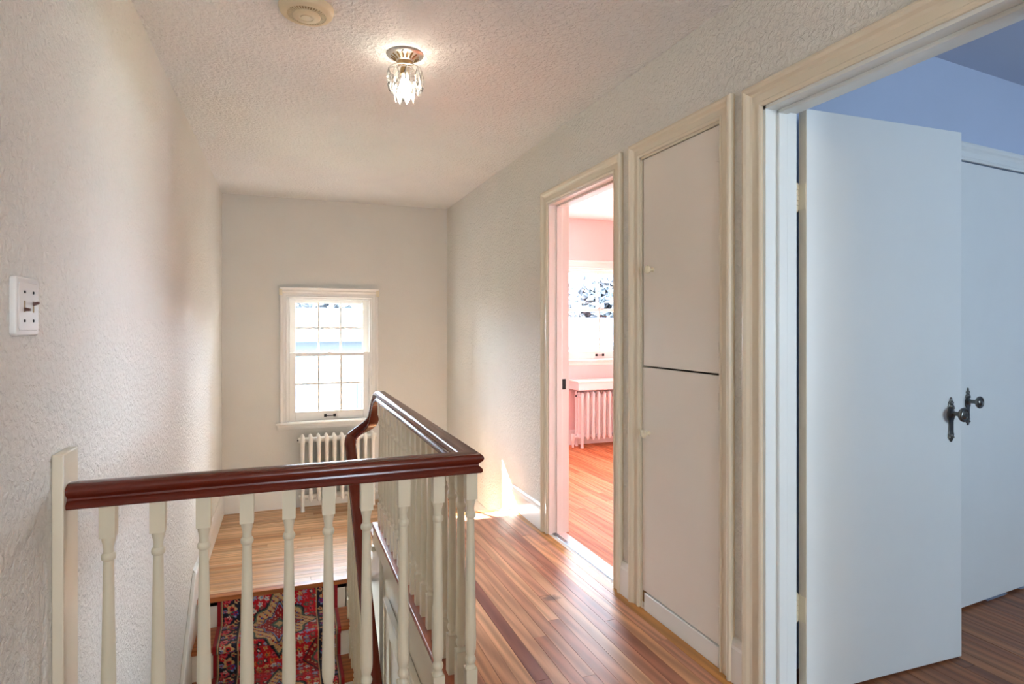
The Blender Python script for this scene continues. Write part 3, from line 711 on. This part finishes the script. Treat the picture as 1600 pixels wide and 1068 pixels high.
# ------------------------------------------------------------------ radiators
def radiator(name, label, x0, n, pitch, yb, yf, z0, height, mat, valve):
    R = thing(name, label, 'radiator', (x0 + (n - 1) * pitch / 2, (yb + yf) / 2, z0))
    D = yf - yb; bz = z0 + .075; tz = z0 + height
    pro = None
    def sec(x):
        m = MB(); nc = 3
        for i in range(nc):
            y = yf + .016 + (yb - yf - .032) * i / (nc - 1)
            m.lathe([(.010, bz + .01), (.0185, bz + .035), (.0165, bz + .075), (.0160, (bz + tz) / 2), (.0165, tz - .085), (.0195, tz - .045), (.0185, tz - .018), (.013, tz - .003), (.004, tz + .006), (.0005, tz + .008)], x, y, 0, 12, caps=False)
        for zc, r in ((tz - .040, .020), (bz + .040, .022)):
            m.tube([(x, yf + .012, zc), (x, yb - .012, zc)], r, 12)
            m.tube([(x - pitch / 2, (yb + yf) / 2, zc), (x + pitch / 2, (yb + yf) / 2, zc)], .024, 12)
        return m
    o0 = obj('section', sec(x0), mat, R, smooth=True)
    for i in range(1, n): copy(o0, R, (i * pitch, 0, 0))
    for x in (x0, x0 + (n - 1) * pitch):
        for y in (yf + .016, yb - .016):
            obj('foot', MB().lathe([(.019, z0), (.0165, z0 + .02), (.0145, z0 + .06), (.0175, bz + .04)], x, y, 0, 12), mat, R, smooth=True)
    v = MB()
    xx, dr = valve
    zc = bz + .030; ym = (yb + yf) / 2
    v.tube([(xx, ym, zc), (xx + dr * .07, ym, zc)], .014, 12).lathe([(.020, zc - .03), (.020, zc + .03), (.012, zc + .04)], xx + dr * .075, ym, 0, 14).lathe([(.012, z0 - .0), (.012, zc - .02)], xx + dr * .075, ym, 0, 12)
    obj('valve', v, mat, R, smooth=True)
    a = MB().lathe([(.008, 0), (.008, .014), (.005, .02)], x0 - .045, ym, tz - .04, 10, 'X')
    obj('bleed_plug', a, 'dark', R)
    return R
radiator('radiator', 'white cast-iron column radiator under the landing window', .150, 10, .069, 5.82, 5.68, ZL, .672, 'rad', (.771, 1))
radiator('radiator', 'pink-painted cast-iron column radiator under the pink bedroom window', 2.93, 14, .0665, 5.80, 5.64, 0, .585, 'radp', (2.93, -1))
sh = thing('radiator_shelf', 'white-topped pink wooden shelf box over the bedroom radiator', 'shelf', (3.4, 5.74, .62))
obj('top_board', MB().box(2.845, 3.90, 5.585, 5.868, .690, .712), 'white', sh, bevel=.004)
obj('apron', MB().box(2.86, 3.885, 5.60, 5.618, .612, .690).box(2.86, 2.878, 5.618, 5.866, .612, .690).box(3.867, 3.885, 5.618, 5.866, .612, .690), 'radp', sh, bevel=.003)
base_run('baseboard_pink_bedroom', [(XR2, YF, 0), (4.6, YF, 0)], 1, 'pale pink baseboard behind the bedroom radiator', mat='radp')

# ------------------------------------------------------------------ light switch and smoke alarm
SW = thing('light_switch', 'white double light switch plate on the stucco wall', 'light switch', (XL, 1.548, 1.322))
yc, zc = 1.548, 1.322
def plate(hw, hh, t):
    return [(yc + a * hw, zc + b * hh) for a, b in ((-1, -.9), (-.9, -1), (.9, -1), (1, -.9), (1, .9), (.9, 1), (-.9, 1), (-1, .9))]
obj('plate', MB().prism(plate(.060, .062, 0), 'X', XL - .002, XL + .012), 'plate', SW, bevel=.004, seg=3)
obj('centre_panel', MB().prism(plate(.050, .050, 0), 'X', XL + .011, XL + .0135), 'plate', SW, bevel=.001)
for q, (dy, tilt) in enumerate(((-.023, -1), (.023, 1))):
    obj('slot', MB().box(XL + .0130, XL + .0142, yc + dy - .003, yc + dy + .003, zc - .012, zc + .012), 'vent', SW)
    obj('toggle', MB().prism([(zc - .004 + tilt * .006, 0), (zc + .004 + tilt * .006, 0), (zc + .0035 + tilt * .008, .010), (zc - .0015 + tilt * .008, .010)], 'Z', 0, 1).xf(lambda p: Vector((XL + .0138 + p.y, yc + dy + (p.z - .5) * .009, p.x))), 'toggle', SW, bevel=.0008)
    for dz in (-.030, .030):
        obj('screw', MB().lathe([(.0032, 0), (.0032, .0012), (.002, .0018)], XL + .0134, yc + dy, zc + dz, 10, 'X'), 'dark', SW)
SX, SY = .075, 2.345
SD = thing('smoke_alarm', 'round yellowed plastic smoke alarm on the hall ceiling', 'smoke alarm', (SX, SY, ZC))
def down(prof): return [(r, ZC - d) for r, d in prof]
obj('housing', MB().lathe(down([(.098, 0), (.098, .006), (.094, .020), (.088, .026), (.070, .030), (.066, .026)]), SX, SY, 0, 40, caps=False), 'smoke', SD, smooth=True)
obj('grille', MB().lathe(down([(.068, .024), (.066, .027), (.050, .029), (.049, .026)]), SX, SY, 0, 40, caps=False), 'vent', SD)
for q in range(40):
    if q == 0:
        f0 = obj('fin', MB().box(SX + .050, SX + .067, SY - .0016, SY + .0016, ZC - .031, ZC - .024), 'smoke', SD)
    else:
        c_ = copy(f0, SD, (0, 0, 0)); c_.rotation_euler.z = 2 * math.pi * q / 40
obj('cover', MB().lathe(down([(.050, .024), (.050, .034), (.044, .038), (.026, .0385), (.024, .036), (.021, .036), (.0195, .0395), (.0005, .0405)]), SX, SY, 0, 36, caps=False), 'smoke', SD, smooth=True)

# ------------------------------------------------------------------ crystal ceiling light
LX, LY = .487, 2.595
CL = thing('ceiling_light', 'small nickel ceiling light hung with clear crystal drops around a lit bulb', 'ceiling light', (LX, LY, ZC))
fl_ = []
seg = 40
can = MB().lathe(down([(.079, 0), (.080, .003), (.077, .007), (.060, .012), (.044, .020), (.036, .030), (.032, .036), (.0005, .036)]), LX, LY, 0, seg, caps=False)
obj('canopy', can, 'chrome', CL, smooth=True)
fr = MB()
for q in range(16):
    a = 2 * math.pi * q / 16; ca, sa = math.cos(a), math.sin(a)
    fr.tube([(LX + r * ca, LY + r * sa, ZC - d) for r, d in ((.060, .0115), (.047, .0185), (.037, .028))], .004, 6)
obj('flutes', fr, 'brass', CL, smooth=True)
for q in (0.5, 3.6): obj('canopy_screw', MB().sphere((LX + .066 * math.cos(q + 3.9), LY + .066 * math.sin(q + 3.9), ZC - .011), .004), 'dark', CL)
obj('collar', MB().lathe(down([(.034, .034), (.034, .044), (.022, .046), (.018, .052), (.018, .060), (.021, .064), (.021, .088), (.014, .090)]), LX, LY, 0, 24, caps=False), 'brass', CL, smooth=True)
obj('bulb', MB().lathe(down([(.013, .086), (.014, .104), (.022, .122), (.029, .140), (.030, .155), (.024, .172), (.012, .181), (.0005, .183)]), LX, LY, 0, 20, caps=False), 'bulb', CL, smooth=True)
ringf = MB()
for rr, dd in ((.070, .068), (.036, .064)):
    ringf.sweep([(LX + rr * math.cos(2 * math.pi * q / 24), LY + rr * math.sin(2 * math.pi * q / 24), ZC - dd) for q in range(24)], [(-.0018, -.0018), (.0018, -.0018), (.0018, .0018), (-.0018, .0018)], closed=True)
for q in range(6):
    a = 2 * math.pi * q / 6; ringf.tube([(LX + .018 * math.cos(a), LY + .018 * math.sin(a), ZC - .056), (LX + .070 * math.cos(a), LY + .070 * math.sin(a), ZC - .068)], .0018, 6)
obj('wire_frame', ringf, 'chrome', CL)
def drop_mb(c, s):
    m = MB(); n = 8; prof = [(.0008, 0), (.0045, -.006), (.0045, -.010), (.0085, -.022), (.0150, -.042), (.0125, -.062), (.0065, -.078), (.0008, -.086)]
    m.lathe([(r * s, t * s) for r, t in prof], 0, 0, 0, n, caps=False)
    m.v = [(p[0] + c[0], p[1] * .62 + c[1], p[2] + c[2]) for p in m.v]; return m
d0 = None
for ring_r, dz, cnt, sc in ((.072, .066, 9, 1.05), (.058, .094, 8, 1.0), (.038, .128, 7, .95)):
    for q in range(cnt):
        a = 2 * math.pi * (q + dz * 10) / cnt
        loc = Vector((ring_r * math.cos(a), ring_r * math.sin(a), -dz))
        if d0 is None:
            d0 = obj('crystal_drop', drop_mb((LX, LY, ZC), 1), 'crystal', CL); d = d0
        else: d = copy(d0, CL, loc)
        d.location = loc; d.rotation_euler = (0, 0, a + math.pi / 2 + random.uniform(-.4, .4)); d.scale = (sc, sc, sc * random.uniform(.9, 1.05))
# lamp on the hall ceiling behind the camera
L2 = thing('ceiling_light', 'round opal globe ceiling light at the near end of the hall', 'ceiling light', (.5, -1.3, ZC))
obj('canopy', MB().lathe(down([(.085, 0), (.085, .012), (.06, .025), (.045, .03)]), .5, -1.3, 0, 28), 'chrome', L2, smooth=True)
obj('globe', MB().lathe(down([(.045, .028), (.085, .050), (.105, .085), (.100, .120), (.070, .155), (.030, .170), (.0005, .172)]), .5, -1.3, 0, 28, caps=False), 'globe', L2, smooth=True)

L3 = thing('ceiling_light', 'round opal globe light in the hall of the storey below', 'ceiling light', (.05, .6, -.26))
obj('canopy', MB().lathe([(.085, -.251), (.085, -.264), (.06, -.277), (.045, -.282)], .05, .6, 0, 28), 'chrome', L3, smooth=True)
obj('globe', MB().lathe([(.045, -.280), (.085, -.302), (.105, -.337), (.100, -.372), (.070, -.407), (.030, -.422), (.0005, -.424)], .05, .6, 0, 28, caps=False), 'globe', L3, smooth=True)

# ------------------------------------------------------------------ outside: ground, neighbour house, trees
GZ = -4.2
struct('ground', MB().box(-60, 60, YF + .3, 90, GZ - .2, GZ), 'grass', 'pale sunlit ground outside the windows', 'ground')
def house(xa, xb, y0, y1, eave, ridge, label, wins):
    NH = thing('neighbour_house', label, 'house', ((xa + xb) / 2, (y0 + y1) / 2, GZ)); ym = (y0 + y1) / 2
    obj('house_wall', MB().prism([(y0, GZ), (y1, GZ), (y1, eave), (ym, ridge - .15), (y0, eave)], 'X', xa, xb), 'siding', NH)
    obj('roof', MB().prism([(y0 - .4, eave - .1), (ym, ridge), (y1 + .4, eave - .1), (y1 + .4, eave + .04), (ym, ridge + .15), (y0 - .4, eave + .04)], 'X', xa - .3, xb + .3), 'roofing', NH)
    for x, z in wins:
        wn = obj('window', MB().box(x - .6, x + .6, y0 - .05, y0, z, z + 1.3), 'frameo', NH)
        for q in (-1, 1): obj('pane', MB().box(x + q * .28 - .24, x + q * .28 + .24, y0 - .07, y0 - .04, z + .1, z + 1.2), 'dark', wn)
house(-9, 7.2, 18, 24, .95, 1.75, 'neighbouring house with a grey roof beyond the landing window', [(-4, -1.6), (-.6, -1.6), (2.6, -1.6)])
house(8.2, 19, 19, 25, .55, 1.5, 'long low neighbouring house beyond the pink bedroom window', [(10.5, -1.8), (13, -1.8), (15.5, -1.8)])
def tree(x, y, hgt, rad, label, seed):
    rnd = random.Random(seed)
    T = thing('tree', label, 'tree', (x, y, GZ), 'trees beyond the windows')
    tr = MB().tube([(x, y, GZ), (x + .1, y, GZ + hgt * .35), (x - .05, y + .1, GZ + hgt * .7)], .16, 8)
    for q in range(6):
        a = q * 1.05; zb = GZ + hgt * (.3 + .06 * q)
        tr.tube([(x, y, zb), (x + rad * .4 * math.cos(a), y + rad * .4 * math.sin(a), zb + hgt * .12), (x + rad * .75 * math.cos(a), y + rad * .75 * math.sin(a), zb + hgt * .18)], .05, 6)
    obj('trunk', tr, 'bark', T)
    m = MB()
    for q in range(3500):
        d = Vector((rnd.gauss(0, 1), rnd.gauss(0, 1), rnd.gauss(0, 1))).normalized() * rnd.uniform(.3, 1)
        p = Vector((x + d.x * rad, y + d.y * rad, GZ + hgt * .66 + d.z * hgt * .34))
        a = Vector((rnd.uniform(-1, 1), rnd.uniform(-1, 1), rnd.uniform(-1, 1))).normalized() * .30; b_ = a.orthogonal().normalized() * .17
        m.add([p - a, p + b_, p + a, p - b_], [(0, 1, 2, 3)])
    o = obj('foliage', m, 'leaf', T); o['kind'] = 'stuff'
tree(-2.6, 29, 8.2, 1.9, 'leafy tree behind the far left of the neighbour roof', 1)
tree(1.4, 30, 8.4, 2.0, 'leafy tree behind the middle of the neighbour roof', 2)
tree(5.4, 29, 8.0, 1.9, 'leafy tree behind the gap between the neighbouring houses', 5)
tree(12.2, 28, 8.6, 2.0, 'bushy tree behind the long low house', 3)
tree(16.4, 29, 8.8, 2.0, 'rounded tree behind the end of the long low house', 4)
